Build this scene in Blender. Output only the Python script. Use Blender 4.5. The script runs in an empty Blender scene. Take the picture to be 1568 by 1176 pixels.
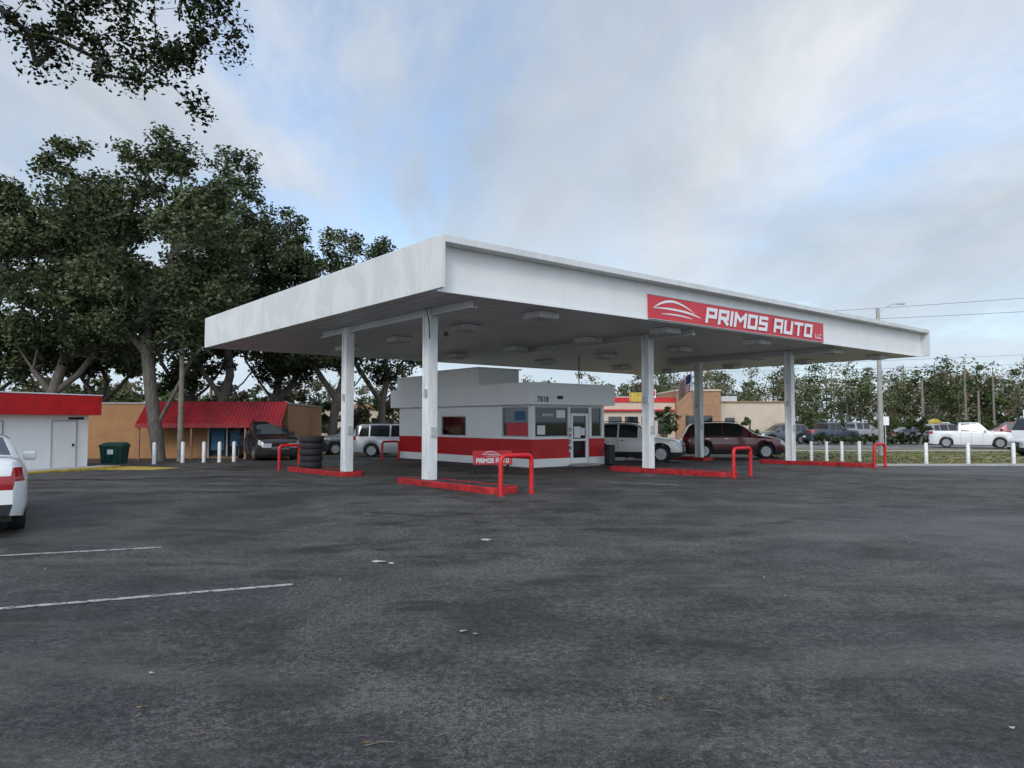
import bpy, math, random
import numpy as np
from mathutils import Vector, Matrix
random.seed(4); RNG=np.random.default_rng(7)
scene=bpy.context.scene
COL=scene.collection
rad=math.radians
# ------------------------------------------------------------------ terrain
def G(y): return -0.012*(min(max(y,18.0),45.0)-18.0)
AZ=rad(39.4)
UX,UY=math.cos(AZ),math.sin(AZ)
C0=(-1.57,16.0)
def W(u,v): return (C0[0]+u*UX-v*UY, C0[1]+u*UY+v*UX)
# ------------------------------------------------------------------ materials
def _nt(name):
    m=bpy.data.materials.new(name); m.use_nodes=True
    nt=m.node_tree; b=nt.nodes["Principled BSDF"]; return m,nt,b
def coords(nt,scale=(1,1,1),kind='Object',rot=(0,0,0)):
    tc=nt.nodes.new("ShaderNodeTexCoord"); mp=nt.nodes.new("ShaderNodeMapping")
    mp.inputs['Scale'].default_value=scale; mp.inputs['Rotation'].default_value=rot
    nt.links.new(tc.outputs[kind],mp.inputs['Vector']); return mp.outputs['Vector']
def noise(nt,vec,scale,detail=4,rough=.55,dist=0):
    n=nt.nodes.new("ShaderNodeTexNoise"); n.inputs['Scale'].default_value=scale
    n.inputs['Detail'].default_value=detail; n.inputs['Roughness'].default_value=rough
    n.inputs['Distortion'].default_value=dist
    nt.links.new(vec,n.inputs['Vector']); return n.outputs['Fac']
def ramp(nt,fac,stops):
    r=nt.nodes.new("ShaderNodeValToRGB"); e=r.color_ramp.elements
    while len(e)<len(stops): e.new(.5)
    for i,(p,c) in enumerate(stops):
        e[i].position=p; e[i].color=(c if len(c)==4 else (*c,1)) if hasattr(c,'__len__') else (c,c,c,1)
    nt.links.new(fac,r.inputs['Fac']); return r.outputs['Color']
def mix(nt,fac,a,b,mode='MIX'):
    m=nt.nodes.new("ShaderNodeMix"); m.data_type='RGBA'; m.blend_type=mode
    for s,v in ((m.inputs[0],fac),(m.inputs[6],a),(m.inputs[7],b)):
        if hasattr(v,'is_linked') or hasattr(v,'links'): nt.links.new(v,s)
        else: s.default_value=v if not hasattr(v,'__len__') else (*v,1)[:4]
    return m.outputs[2]
def bump(nt,b,h,strength=.3,dist=.01):
    n=nt.nodes.new("ShaderNodeBump"); n.inputs['Strength'].default_value=strength; n.inputs['Distance'].default_value=dist
    nt.links.new(h,n.inputs['Height']); nt.links.new(n.outputs['Normal'],b.inputs['Normal'])
def mat(name,col,rough=.6,var=.15,scale=2.0,metal=0,streak=None,spec=.5,coat=0):
    m,nt,b=_nt(name)
    b.inputs['Roughness'].default_value=rough; b.inputs['Metallic'].default_value=metal
    b.inputs['Specular IOR Level'].default_value=spec
    if coat:
        b.inputs['Coat Weight'].default_value=coat; b.inputs['Coat Roughness'].default_value=.06
    sc=streak if streak else (1,1,1)
    f=noise(nt,coords(nt,sc),scale,4,.6)
    d=tuple(c*(1-var) for c in col); l=tuple(min(1,c*(1+var*.5)) for c in col)
    nt.links.new(ramp(nt,f,[(.3,d),(.65,l)]),b.inputs['Base Color'])
    return m
M={}
M['white']=mat('white_paint',(.80,.80,.79),.5,.05,1.2,streak=(1.5,1.5,.5))
M['column']=mat('column_paint',(.72,.73,.73),.5,.2,2.2,streak=(2,2,.5))
M['red']=mat('red_paint',(.55,.012,.016),.45,.22,2.5)
M['awning']=mat('awning_red_metal',(.30,.012,.018),.5,.3,1.2)
M['redcurb']=mat('red_kerb_paint',(.38,.014,.016),.6,.6,5)
M['signred']=mat('sign_red',(.60,.04,.055),.4,.10,.8)
M['signwhite']=mat('sign_white',(.8,.8,.8),.4,.03)
M['rubber']=mat('rubber',(.018,.018,.019),.8,.3,6)
M['dark']=mat('dark_trim',(.012,.012,.013),.5,.2)
M['chrome']=mat('chrome_trim',(.6,.6,.62),.2,.05,metal=1)
M['alu']=mat('aluminium_frame',(.5,.51,.52),.4,.1,metal=.3)
M['concrete']=mat('concrete',(.36,.35,.33),.85,.2,3)
M['yellow']=mat('yellow_kerb',(.5,.36,.06),.7,.4,5)
M['bark']=mat('bark',(.12,.105,.09),.95,.45,5,streak=(2,2,.5))
M['wood']=mat('utility_wood',(.2,.17,.14),.9,.3,3)
M['bollard']=mat('bollard_white',(.75,.75,.74),.6,.15,5)
M['tan']=mat('tan_stucco',(.38,.20,.09),.85,.15,1.5)
M['beige']=mat('beige_stucco',(.56,.46,.36),.85,.1,1)
M['brown']=mat('brown_brick',(.34,.19,.11),.85,.2,3)
M['greenbin']=mat('green_bin',(.010,.065,.05),.5,.2,3)
M['headlight']=mat('headlight_lens',(.55,.57,.6),.12,.2,8,coat=1)
M['tail']=mat('tail_light_lens',(.38,.006,.008),.15,.2,8,coat=1)
M['rim']=mat('wheel_rim',(.42,.43,.45),.3,.1,4,metal=.7)
M['blue']=mat('flag_blue',(.02,.03,.15),.8,.1)
M['flagred']=mat('flag_red',(.4,.02,.03),.8,.1)
M['lamp']=mat('lamp_diffuser',(.45,.45,.43),.5,.1)
M['wire']=mat('cable',(.03,.03,.03),.6,.1)
M['interior']=mat('interior_wall',(.36,.35,.33),.8,.2)
M['teal']=mat('poster_blue',(.03,.12,.22),.5,.3,6)
def glass():
    m,nt,b=_nt('tinted_glass')
    nt.nodes.remove(b); out=nt.nodes['Material Output']
    t=nt.nodes.new('ShaderNodeBsdfTransparent'); t.inputs[0].default_value=(.42,.47,.47,1)
    g=nt.nodes.new('ShaderNodeBsdfGlossy'); g.inputs['Roughness'].default_value=.03; g.inputs['Color'].default_value=(.9,.95,1,1)
    f=nt.nodes.new('ShaderNodeFresnel'); f.inputs[0].default_value=1.8
    mx=nt.nodes.new('ShaderNodeMixShader')
    nt.links.new(f.outputs[0],mx.inputs[0]); nt.links.new(t.outputs[0],mx.inputs[1]); nt.links.new(g.outputs[0],mx.inputs[2])
    nt.links.new(mx.outputs[0],out.inputs[0]); return m
M['glass']=glass()
M['carglass']=mat('car_glass',(.012,.015,.017),.06,.3,3,spec=.8)
def fascia():
    m,nt,b=_nt('weathered_fascia'); b.inputs['Roughness'].default_value=.55
    v=coords(nt,(1.0,1.0,.7)); f=noise(nt,v,.9,4,.5,.9)
    c=ramp(nt,f,[(.42,(.62,.63,.62)),(.58,(.70,.70,.69))])
    f2=noise(nt,coords(nt,(8,8,.25)),1.5,4)
    c2=ramp(nt,f2,[(.35,.93),(.6,1.0)])
    nt.links.new(mix(nt,1.0,c,c2,'MULTIPLY'),b.inputs['Base Color']); return m
M['fascia']=fascia()
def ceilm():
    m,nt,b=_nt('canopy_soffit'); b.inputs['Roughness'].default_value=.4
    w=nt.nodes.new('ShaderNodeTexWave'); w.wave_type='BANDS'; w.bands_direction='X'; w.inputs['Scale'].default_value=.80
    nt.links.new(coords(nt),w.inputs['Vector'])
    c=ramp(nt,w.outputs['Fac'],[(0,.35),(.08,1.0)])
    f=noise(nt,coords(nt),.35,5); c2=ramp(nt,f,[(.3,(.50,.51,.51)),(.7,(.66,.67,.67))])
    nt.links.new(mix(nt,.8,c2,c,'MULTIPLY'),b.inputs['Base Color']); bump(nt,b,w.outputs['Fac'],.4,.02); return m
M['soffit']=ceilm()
def asphalt(name,dark,light,worn,full=True):
    m,nt,b=_nt(name)
    v=coords(nt)
    big=noise(nt,v,.14,5,.55,.6); mid=noise(nt,v,.9,8,.75,.4)
    c=ramp(nt,big,[(.43,dark),(.57,light)])
    c=mix(nt,1.0,c,ramp(nt,mid,[(.40,.60),(.5,1.0),(.60,1.42)]),'MULTIPLY')
    if full:
        fine=noise(nt,v,16,5,.85); grit=noise(nt,v,60,2,.7)
        c=mix(nt,1.0,c,ramp(nt,fine,[(.42,.50),(.5,1.0),(.58,1.7)]),'MULTIPLY')
        c=mix(nt,1.0,c,ramp(nt,grit,[(.40,.55),(.5,1.0),(.60,1.6)]),'MULTIPLY')
        spk=ramp(nt,noise(nt,v,34,3,.8),[(.53,0.0),(.57,1.0)]); wornm=ramp(nt,noise(nt,v,.28,7,.75,.9),[(.50,0.0),(.58,.95)])
        c=mix(nt,mix(nt,1.0,spk,wornm,'MULTIPLY'),c,worn)
        st=noise(nt,coords(nt,(.8,1.3,1)),.8,6,.62,.3); c=mix(nt,ramp(nt,st,[(.575,0.0),(.63,.78)]),c,(.020,.018,.015))
        du=noise(nt,coords(nt,(.35,1.6,1),rot=(0,0,.3)),.5,7,.7,.5); c=mix(nt,ramp(nt,du,[(.52,0.0),(.64,.34)]),c,worn)
        vo=nt.nodes.new('ShaderNodeTexVoronoi'); vo.feature='DISTANCE_TO_EDGE'; vo.inputs['Scale'].default_value=.11
        wv=nt.nodes.new('ShaderNodeVectorMath'); wv.operation='ADD'
        nn=nt.nodes.new("ShaderNodeTexNoise"); nn.inputs['Scale'].default_value=.9; nn.inputs['Detail'].default_value=7
        nt.links.new(v,nn.inputs['Vector']); nt.links.new(v,wv.inputs[0]); nt.links.new(nn.outputs['Color'],wv.inputs[1]); nt.links.new(wv.outputs[0],vo.inputs['Vector'])
        c=mix(nt,ramp(nt,vo.outputs['Distance'],[(.0,.4),(.0010,0.0)]),c,(.02,.02,.02))
        bump(nt,b,fine,.9,.018)
    b.inputs['Specular IOR Level'].default_value=.35
    nt.links.new(c,b.inputs['Base Color'])
    nt.links.new(ramp(nt,big,[(.43,.50),(.57,.85)]),b.inputs['Roughness'])
    return m
M['asphalt']=asphalt('asphalt',(.039,.038,.037),(.060,.057,.052),(.155,.142,.122))
M['road']=asphalt('road_asphalt',(.14,.14,.14),(.19,.185,.18),(.25,.24,.22),False)
def grassm():
    m,nt,b=_nt('grass'); b.inputs['Roughness'].default_value=.95
    v=coords(nt); f=noise(nt,v,.25,6,.7); g=noise(nt,v,9,3,.7)
    c=ramp(nt,f,[(.38,(.09,.12,.03)),(.5,(.17,.16,.06)),(.62,(.26,.21,.115))])
    c=mix(nt,.8,c,ramp(nt,g,[(.3,.55),(.7,1.3)]),'MULTIPLY')
    nt.links.new(c,b.inputs['Base Color']); bump(nt,b,g,.8,.05); return m
M['grass']=grassm()
def linem():
    m,nt,b=_nt('worn_line_paint'); b.inputs['Roughness'].default_value=.7
    v=coords(nt); f=noise(nt,v,9,7,.85)
    nt.links.new(ramp(nt,f,[(.44,(.08,.08,.08)),(.50,(.40,.40,.39))]),b.inputs['Base Color']); return m
M['line']=linem()
def leafm(name,a,bc,c3):
    m,nt,b=_nt(name); nt.nodes.remove(b); out=nt.nodes['Material Output']
    g=nt.nodes.new('ShaderNodeNewGeometry')
    c=ramp(nt,g.outputs['Random Per Island'],[(0,a),(.55,bc),(1,c3)])
    f=noise(nt,coords(nt),.3,2); c=mix(nt,.9,c,ramp(nt,f,[(.38,.6),(.62,1.4)]),'MULTIPLY')
    d=nt.nodes.new('ShaderNodeBsdfDiffuse'); nt.links.new(c,d.inputs['Color'])
    nt.links.new(d.outputs[0],out.inputs[0]); return m
M['leaf']=leafm('oak_leaves',(.036,.046,.022),(.066,.082,.040),(.125,.145,.078))
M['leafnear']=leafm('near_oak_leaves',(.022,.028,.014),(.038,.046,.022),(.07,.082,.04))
M['leaf2']=leafm('far_foliage_green',(.06,.078,.038),(.10,.12,.058),(.17,.18,.10))
M['leaf4']=leafm('far_foliage_olive',(.095,.085,.055),(.16,.14,.088),(.24,.20,.135))
M['leaf3']=leafm('hedge_leaves',(.035,.052,.02),(.058,.08,.03),(.09,.115,.045))
def paint(name,col,metal=0,rough=.3):
    return mat(name,col,rough,.04,3,metal=metal,coat=.8)
# ------------------------------------------------------------------ builders
def link(o,parent=None):
    COL.objects.link(o)
    if parent is not None: o.parent=parent
    return o
def root(name,loc=(0,0,0),rz=0):
    e=bpy.data.objects.new(name,None); e.empty_display_size=.3; e.location=loc; e.rotation_euler=(0,0,rz); COL.objects.link(e); return e
def mobj(name,verts,faces,mats,parent=None,fm=None,smooth=False,sharp=None):
    me=bpy.data.meshes.new(name); me.from_pydata([tuple(v) for v in verts],[],faces)
    for m in (mats if isinstance(mats,(list,tuple)) else [mats]): me.materials.append(m)
    if fm: me.polygons.foreach_set('material_index',fm)
    if smooth:
        me.polygons.foreach_set('use_smooth',[True]*len(me.polygons))
        if sharp: me.set_sharp_from_angle(angle=rad(sharp))
    me.update(); return link(bpy.data.objects.new(name,me),parent)
BF=[(0,3,2,1),(4,5,6,7),(0,1,5,4),(1,2,6,5),(2,3,7,6),(3,0,4,7)]
def boxes(name,bl,mats,parent=None,bevel=0):
    V=[];F=[];fm=[]
    for b in bl:
        x0,y0,z0,x1,y1,z1=b[:6]; k=b[6] if len(b)>6 else 0; n=len(V)
        V+=[(x0,y0,z0),(x1,y0,z0),(x1,y1,z0),(x0,y1,z0),(x0,y0,z1),(x1,y0,z1),(x1,y1,z1),(x0,y1,z1)]
        F+=[tuple(n+i for i in f) for f in BF]; fm+=[k]*6
    o=mobj(name,V,F,mats,parent,fm)
    if bevel:
        md=o.modifiers.new('bevel','BEVEL'); md.width=bevel; md.segments=2
    return o
def tube(name,pts,r,m,parent=None,n=8,rs=None,cap=True):
    pts=[Vector(p) for p in pts]; V=[];F=[]
    up=Vector((0,0,1)); ref=None
    for i,p in enumerate(pts):
        d=((pts[min(i+1,len(pts)-1)]-pts[max(i-1,0)])).normalized()
        if ref is None: ref=d.cross(up if abs(d.z)<.9 else Vector((1,0,0))).normalized()
        a=(ref-d*ref.dot(d)).normalized(); ref=a; b=d.cross(a); rr=rs[i] if rs else r
        for k in range(n):
            t=2*math.pi*k/n; V.append(p+a*math.cos(t)*rr+b*math.sin(t)*rr)
    for i in range(len(pts)-1):
        for k in range(n):
            F.append((i*n+k,i*n+(k+1)%n,(i+1)*n+(k+1)%n,(i+1)*n+k))
    if cap: F.append(tuple(range(n))[::-1]); F.append(tuple((len(pts)-1)*n+k for k in range(n)))
    return mobj(name,V,F,m,parent,smooth=True,sharp=50)
def lathe(name,prof,m,parent=None,n=28,axis='z',loc=(0,0,0),fm=None):
    V=[];F=[]
    for (r,h) in prof:
        for k in range(n):
            t=2*math.pi*k/n; a,b=r*math.cos(t),r*math.sin(t)
            V.append({'z':(a,b,h),'y':(a,h,b),'x':(h,a,b)}[axis])
    for i in range(len(prof)-1):
        for k in range(n):
            F.append((i*n+k,i*n+(k+1)%n,(i+1)*n+(k+1)%n,(i+1)*n+k))
    F.append(tuple(range(n))); F.append(tuple((len(prof)-1)*n+k for k in range(n)))
    o=mobj(name,V,F,m,parent,smooth=True,sharp=40); o.location=loc; return o
def hoop_pts(h,w,r=.1):
    P=[(0,0,0),(0,0,h-r)]
    for i in range(1,6):
        a=math.pi/2*i/5; P.append((r-r*math.cos(a),0,h-r+r*math.sin(a)))
    for i in range(0,6):
        a=math.pi/2*i/5; P.append((w-r+r*math.sin(a),0,h-r+r*math.cos(a)))
    P.append((w,0,0)); return P
# ------------------------------------------------------------------ ground sheets
def sheet(name,rects,dz,m):
    V=[];F=[]
    for (x0,y0,x1,y1) in rects:
        ys=[y0]+[b for b in (18.,45.) if y0<b<y1]+[y1]
        for a,b in zip(ys[:-1],ys[1:]):
            n=len(V); V+=[(x0,a,G(a)+dz),(x1,a,G(a)+dz),(x1,b,G(b)+dz),(x0,b,G(b)+dz)]; F.append((n,n+1,n+2,n+3))
    return mobj(name,V,F,m)
sheet('ground',[(-900,-200,900,1800)],-.03,M['grass'])
sheet('parking_lot',[(-40,-40,13.4,41.0),(13.4,-40,70,29.0)],0,M['asphalt'])
sheet('sidewalk',[(13.6,48.6,300,50.0)],-.02,M['concrete'])
sheet('road',[(-8,52.5,500,61.0)],-.02,M['road'])
sheet('road_centre_line',[(-8,56.6,500,56.75)],-.012,M['yellow'])
sheet('far_parking_lot',[(-6,62.5,80,84)],-.02,M['road'])
boxes('kerb',[(13.4,29.0,-.16,70,29.16,-.05),(13.4,29.16,-.3,13.56,41,-.16)],M['concrete'],bevel=.02)
def stripe(name,p,q,w,dz=.005):
    p=Vector((*p,0)); q=Vector((*q,0)); d=(q-p).normalized(); n=Vector((-d.y,d.x,0))*w/2
    vs=[p-n,q-n,q+n,p+n]; vs=[(v.x,v.y,G(v.y)+dz) for v in vs]
    return mobj(name,vs,[(0,1,2,3)],M['line'])
stripe('parking_line',(-7.3,5.3),(-2.21,7.40),.09)
stripe('parking_line',(-9.2,7.95),(-4.59,9.55),.09)
stripe('parking_line',(2.7,19.9),(4.3,18.7),.1,.012)
V=[];F=[]
def bit(x,y,s,k):
    n=len(V); c=k
    for i in range(c):
        a=2*math.pi*i/c; r=s*random.uniform(.6,1.1); V.append((x+r*math.cos(a)*1.4,y+r*math.sin(a),G(y)+.008+random.uniform(0,.012)))
    F.append(tuple(range(n,n+c)))
bit(-1.55,8.55,.075,9); bit(-1.40,8.45,.03,7); bit(-.35,10.1,.07,9); bit(-.38,5.75,.03,6); bit(-.28,5.68,.02,6)
for i in range(44): bit(random.uniform(-7,9),random.uniform(3.5,17),random.uniform(.008,.02),5)
mobj('ground_litter',V,F,mat('litter_paper',(.45,.43,.38),.9,.3))
V=[];F=[]
for i in range(110): bit(random.uniform(-5,6),random.uniform(3,14),random.uniform(.01,.022),4)
mobj('fallen_leaves',V,F,mat('dry_leaf',(.15,.085,.035),.9,.5))
tw=root('twigs')
for (x,y,a,l) in ((-.75,3.75,.3,.16),(1.1,4.2,-.6,.10),(-2.2,4.9,1.1,.12),(2.3,5.6,.2,.14)):
    tube('twig',[(x,y,.008),(x+l*.5*math.cos(a),y+l*.5*math.sin(a)+.01,.014),(x+l*math.cos(a),y+l*math.sin(a),.008)],.004,M['bark'],tw,5)
pts=[]
for i in range(60):
    t=i/59; pts.append((-14.5+6.6*t,20.2+2.0*t+.22*math.sin(t*9)+.12*math.sin(t*23),G(20.2+2*t)+.015))
tube('ground_cable',pts,.014,M['wire'])
# ------------------------------------------------------------------ canopy
UL,VL=26.9,17.3; ZB,ZT=4.64,5.85
can=root('gas_station_canopy',(*C0,0),AZ)
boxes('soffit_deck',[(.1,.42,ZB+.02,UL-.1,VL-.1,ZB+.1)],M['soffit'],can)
boxes('roof_deck',[(.12,.5,ZT-.3,UL-.12,VL-.12,ZT-.25)],M['white'],can)
boxes('fascia_side_panels',[(0,0,ZB,.1,VL,ZT),(UL-.1,0,ZB,UL,VL,ZT)],M['fascia'],can,.008)
boxes('fascia_rear_panel',[(.1,VL-.1,ZB,UL-.1,VL,ZT)],M['fascia'],can)
fr=[];n=11
for i in range(n):
    a=.1+(UL-.2)*i/n; b=.1+(UL-.2)*(i+1)/n
    fr.append((a+.003,.36,ZB,b-.003,.42,ZT-.16))
boxes('fascia_front_panels',fr,M['white'],can,.004)
boxes('fascia_top_ledge',[(.1,0,ZT-.16,UL-.1,.5,ZT)],M['fascia'],can,.008)
boxes('fascia_drip_edge',[(.1,.33,ZB-.03,UL-.1,.357,ZB+.04)],M['white'],can)
cols=[(1.54,2.84),(10.4,2.84),(19.6,2.84),(1.54,7.6),(19.8,7.6)]
for i,(u,v) in enumerate(cols):
    g=G(W(u,v)[1])+.1
    o=boxes('column_%d'%(i+1),[(u-.14,v-.16,g,u+.14,v-.11,ZB-.02),(u-.14,v+.11,g,u+.14,v+.16,ZB-.02),(u-.10,v-.108,g,u+.10,v+.108,ZB-.03),
      (u-.2,v-.22,g,u+.2,v+.22,g+.03)],M['column'],can,.008)
    boxes('junction_box_%d'%(i+1),[(u-.07,v-.22,1.25,u+.07,v-.165,1.5),(u-.17,v-.05,2.3,u-.105,v+.05,2.5)],M['alu'],can)
for i,u in enumerate((1.54,10.4,19.7)):
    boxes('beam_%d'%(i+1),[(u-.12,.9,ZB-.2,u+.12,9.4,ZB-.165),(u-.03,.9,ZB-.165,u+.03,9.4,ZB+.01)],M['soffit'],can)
L=[];L2=[]
for u in (4.3,9.7,15.0,20.6,24.8):
    for v in (1.5,5.0,9.1,13.2):
        L.append((u-.36,v-.36,ZB-.16,u+.36,v+.36,ZB+.015)); L2.append((u-.28,v-.28,ZB-.18,u+.28,v+.28,ZB-.162))
boxes('light_housings',L,M['column'],can,.02); boxes('light_lenses',L2,M['lamp'],can)
tube('conduit',[(1.2,2.5,4.6),(1.25,2.45,4.2),(1.3,2.5,3.8)],.015,M['dark'],can)
lathe('cable_reel_hook',[(.07,-.02),(.07,.02)],M['dark'],can,12,'y',(1.75,2.4,3.95))
# ------------------------------------------------------------------ sign with stroke letters
GL={'P':(.7,[[(0,0),(0,1),(.7,1),(.7,.42),(0,.42)]]),'R':(.7,[[(0,0),(0,1),(.7,1),(.7,.42),(0,.42)],[(.32,.42),(.7,0)]]),
'I':(0,[[(0,0),(0,1)]]),'M':(.9,[[(0,0),(0,1),(.45,.45),(.9,1),(.9,0)]]),'O':(.7,[[(0,0),(0,1),(.7,1),(.7,0),(0,0)]]),
'S':(.66,[[(0,0),(.66,0),(.66,.5),(0,.5),(0,1),(.66,1)]]),'A':(.7,[[(0,0),(0,1),(.7,1),(.7,0)],[(0,.38),(.7,.38)]]),
'U':(.7,[[(0,1),(0,0),(.7,0),(.7,1)]]),'T':(.8,[[(0,1),(.8,1)],[(.4,1),(.4,0)]]),'L':(.6,[[(0,1),(0,0),(.6,0)]]),'C':(.65,[[(.65,1),(0,1),(0,0),(.65,0)]])}
def letters(name,text,x,z,h,width,m,parent,y=-.02,shear=.22,t=.2):
    tot=sum((GL[c][0] if c!=' ' else .25) + .36 for c in text)-.36
    sx=width/(tot+t); V=[];F=[];cx=t/2;k=0
    for c in text:
        if c==' ': cx+=.25+.36-.1; continue
        w,st=GL[c]
        for pl in st:
            for a,b in zip(pl[:-1],pl[1:]):
                A=Vector((a[0]*1,a[1]*(1-t)+t/2));B=Vector((b[0],b[1]*(1-t)+t/2)); d=(B-A).normalized()*(t/2); nn=Vector((-d.y,d.x))
                k+=1; n=len(V)
                for p in (A-d-nn,B+d-nn,B+d+nn,A-d+nn):
                    V.append((x+(cx+p.x+shear*p.y*.8)*sx,y-.0006*k,z+p.y*h))
                F.append((n,n+1,n+2,n+3))
        cx+=w+.36
    return mobj(name,V,F,m,parent)
def ribbon(name,top,bot,m,parent,y):
    V=[(a,y,b) for a,b in top]+[(a,y,b) for a,b in bot]; n=len(top)
    return mobj(name,V,[(i,i+1,n+i+1,n+i) for i in range(n-1)],m,parent)
def logo(parent,x,z,s,y,hh=.5):
    xs=[i/30 for i in range(31)]
    def curve(P,t):
        (a,b,c,d)=P; u=1-t
        return (x+s*(u**3*a[0]+3*u*u*t*b[0]+3*u*t*t*c[0]+t**3*d[0]), z+hh*(u**3*a[1]+3*u*u*t*b[1]+3*u*t*t*c[1]+t**3*d[1]))
    def rb(nm,P,Q,yy): ribbon(nm,[curve(P,t) for t in xs],[curve(Q,t) for t in xs],M['signwhite'],parent,yy)
    rb('logo_roof',((0,.40),(.28,1.25),(.50,1.15),(.86,.42)),((0,.38),(.32,1.05),(.50,.97),(.86,.40)),y)
    rb('logo_waist',((0,.40),(.25,.55),(.7,.62),(1.0,.18)),((0,.38),(.25,.42),(.65,.45),(1.0,.14)),y-.0015)
    rb('logo_sill',((.16,.10),(.38,.24),(.60,.20),(.80,.06)),((.16,.08),(.38,.13),(.60,.10),(.80,.03)),y-.003)
sg=root('business_sign',(*W(7.45,.27),ZB+.02),AZ)
boxes('panel',[(0,0,0,10.15,.07,.69)],M['signred'],sg)
boxes('panel_frame',[(-.02,-.012,-.02,10.17,.07,-.002),(-.02,-.012,.692,10.17,.07,.71)],M['alu'],sg)
logo(sg,.15,.12,2.3,-.01,.5)
letters('lettering','PRIMOS AUTO',2.65,.09,.5,6.6,M['signwhite'],sg,t=.23)
letters('lettering_small','LLC',9.5,.10,.17,.45,M['signwhite'],sg,shear=0)
# ------------------------------------------------------------------ pump islands and hoops
def island(u0,u1,v0,v1):
    r=root('pump_island',(*W(u0,v0),0),AZ)
    a,b=u1-u0,v1-v0
    V=[];F=[];fm=[]
    def ring(off,z):
        pts=[]
        c=.22-off
        for (cx,cy,s) in ((c+off,c+off,math.pi),(a-c-off,c+off,1.5*math.pi),(a-c-off,b-c-off,0),(c+off,b-c-off,.5*math.pi)):
            for i in range(5):
                t=s+math.pi/2*i/4; x=cx+c*math.cos(t); y=cy+c*math.sin(t)
                g=G(W(u0+x,v0+y)[1]); pts.append((x,y,g+z))
        return pts
    for q in [ring(0,-.02),ring(0,.13),ring(.02,.15),ring(.1,.15),ring(.101,.135)]: V+=q
    for i in range(4):
        for k in range(20): F.append((i*20+k,i*20+(k+1)%20,(i+1)*20+(k+1)%20,(i+1)*20+k)); fm.append(0)
    F.append(tuple(80+k for k in range(20))); fm.append(1)
    mobj('kerb_body',V,F,[M['redcurb'],M['asphalt']],r,fm)
def hoop(u,v,w=.9,h=.88):
    p=W(u,v); r=root('guard_hoop',(*p,G(p[1])),AZ)
    tube('pipe',hoop_pts(h,w,.14),.055,M['red'],r,12)
    for x in (0,w): lathe('footing',[(.09,0),(.09,.02),(.06,.025)],M['redcurb'],r,12,'z',(x,0,0))
for a in ((1.1,1.9,-.5,3.9),(1.1,1.9,7.0,11.4),(10.0,10.8,-.5,4.4),(19.25,20.05,-.5,4.2),(19.4,20.2,7,11.4)): island(*a)
hoop(1.05,-.8); hoop(9.95,-.8); hoop(19.2,-.8); hoop(1.0,11.75,.75); hoop(19.3,11.75); hoop(8.0,16.9)
p=W(1.5,10.2); ts=root('tire_stack',(*p,G(p[1])+.14))
tz=0
for i in range(5):
    h=.215; prof=[(.20,.02),(.24,.0),(.34,.0),(.375,.035),(.385,.07),(.385,h-.07),(.375,h-.035),(.34,h-.002),(.24,h-.002),(.20,h-.02),(.22,h-.05),(.22,.05)]
    lathe('tire_%d'%(i+1),prof,M['rubber'],ts,32,'z',(random.uniform(-.03,.03),random.uniform(-.03,.03),tz)); tz+=h+.003
p=(-1.25,23.6); lb=root('leaning_sign',(*p,G(23.6)),rad(12))
o=boxes('board',[(0,0,.0,1.3,.03,.5)],M['signred'],lb); o.rotation_euler=(rad(-25),0,0); o.location=(0,0,.3)
letters('lettering','PRIMOS AUTO',.08,.05,.17,1.1,M['signwhite'],o,y=-.01,t=.26)
logo(o,.3,.27,.7,-.008,.2)
boxes('legs',[(.1,.05,0,.14,.3,.32),(1.16,.05,0,1.2,.3,.32)],M['dark'],lb)
# ------------------------------------------------------------------ kiosk
kp=W(9.1,7.4); gz=G(kp[1])
K=root('kiosk_building',(*kp,gz),AZ)
KU,KV=3.95,9.8
M['kw']=mat('kiosk_white',(.87,.87,.86),.5,.03,1.5)
def wallboxes(along,length,fixed0,fixed1,zmax,openings,start=0):
    ss=sorted({start,length,*[o[0] for o in openings],*[o[1] for o in openings]}); zs=sorted({0.,.32,1.07,zmax,*[o[2] for o in openings],*[o[3] for o in openings]})
    out=[]
    for a,b in zip(ss[:-1],ss[1:]):
        for c,d in zip(zs[:-1],zs[1:]):
            ms,mz=(a+b)/2,(c+d)/2
            if any(o[0]<ms<o[1] and o[2]<mz<o[3] for o in openings): continue
            k=1 if .32<mz<1.07 else 0
            out.append((a,fixed0,c,b,fixed1,d,k) if along=='u' else (fixed0,a,c,fixed1,b,d,k))
    return out
OL=[(.12+.1,1.85,1.15,2.34),(4.3,6.2,1.13,2.0)]
OF=[(.14,1.92,1.15,2.34),(2.0,3.08,.06,2.34),(3.2,3.82,1.12,2.34)]
boxes('wall_side',wallboxes('v',KV,0,.12,2.5,OL,.12),[M['kw'],M['red']],K)
boxes('wall_front',wallboxes('u',KU,0,.12,2.5,OF),[M['kw'],M['red']],K)
boxes('wall_rear',wallboxes('v',KV,KU-.12,KU,2.5,[],.12)+wallboxes('u',KU-.12,KV-.12,KV,2.5,[],.12),[M['kw'],M['red']],K)
boxes('floor_slab',[(.12,.12,0,KU-.12,KV-.12,.05),(1.9,-.5,0,3.2,-.003,.06)],M['concrete'],K)
gl=[];frm=[]
for (a,b,c,d) in OL:
    gl.append((.06,a,c,.066,b,d)); t=.045
    frm+=[(.02,a,c,.1,a+t,d),(.02,b-t,c,.1,b,d),(.02,a+t,c,.1,b-t,c+t),(.02,a+t,d-t,.1,b-t,d)]
for (a,b,c,d) in OF:
    gl.append((a,.06,c,b,.066,d)); t=.045
    frm+=[(a,.02,c,a+t,.1,d),(b-t,.02,c,b,.1,d),(a+t,.02,c,b-t,.1,c+t),(a+t,.02,d-t,b-t,.1,d)]
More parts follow.
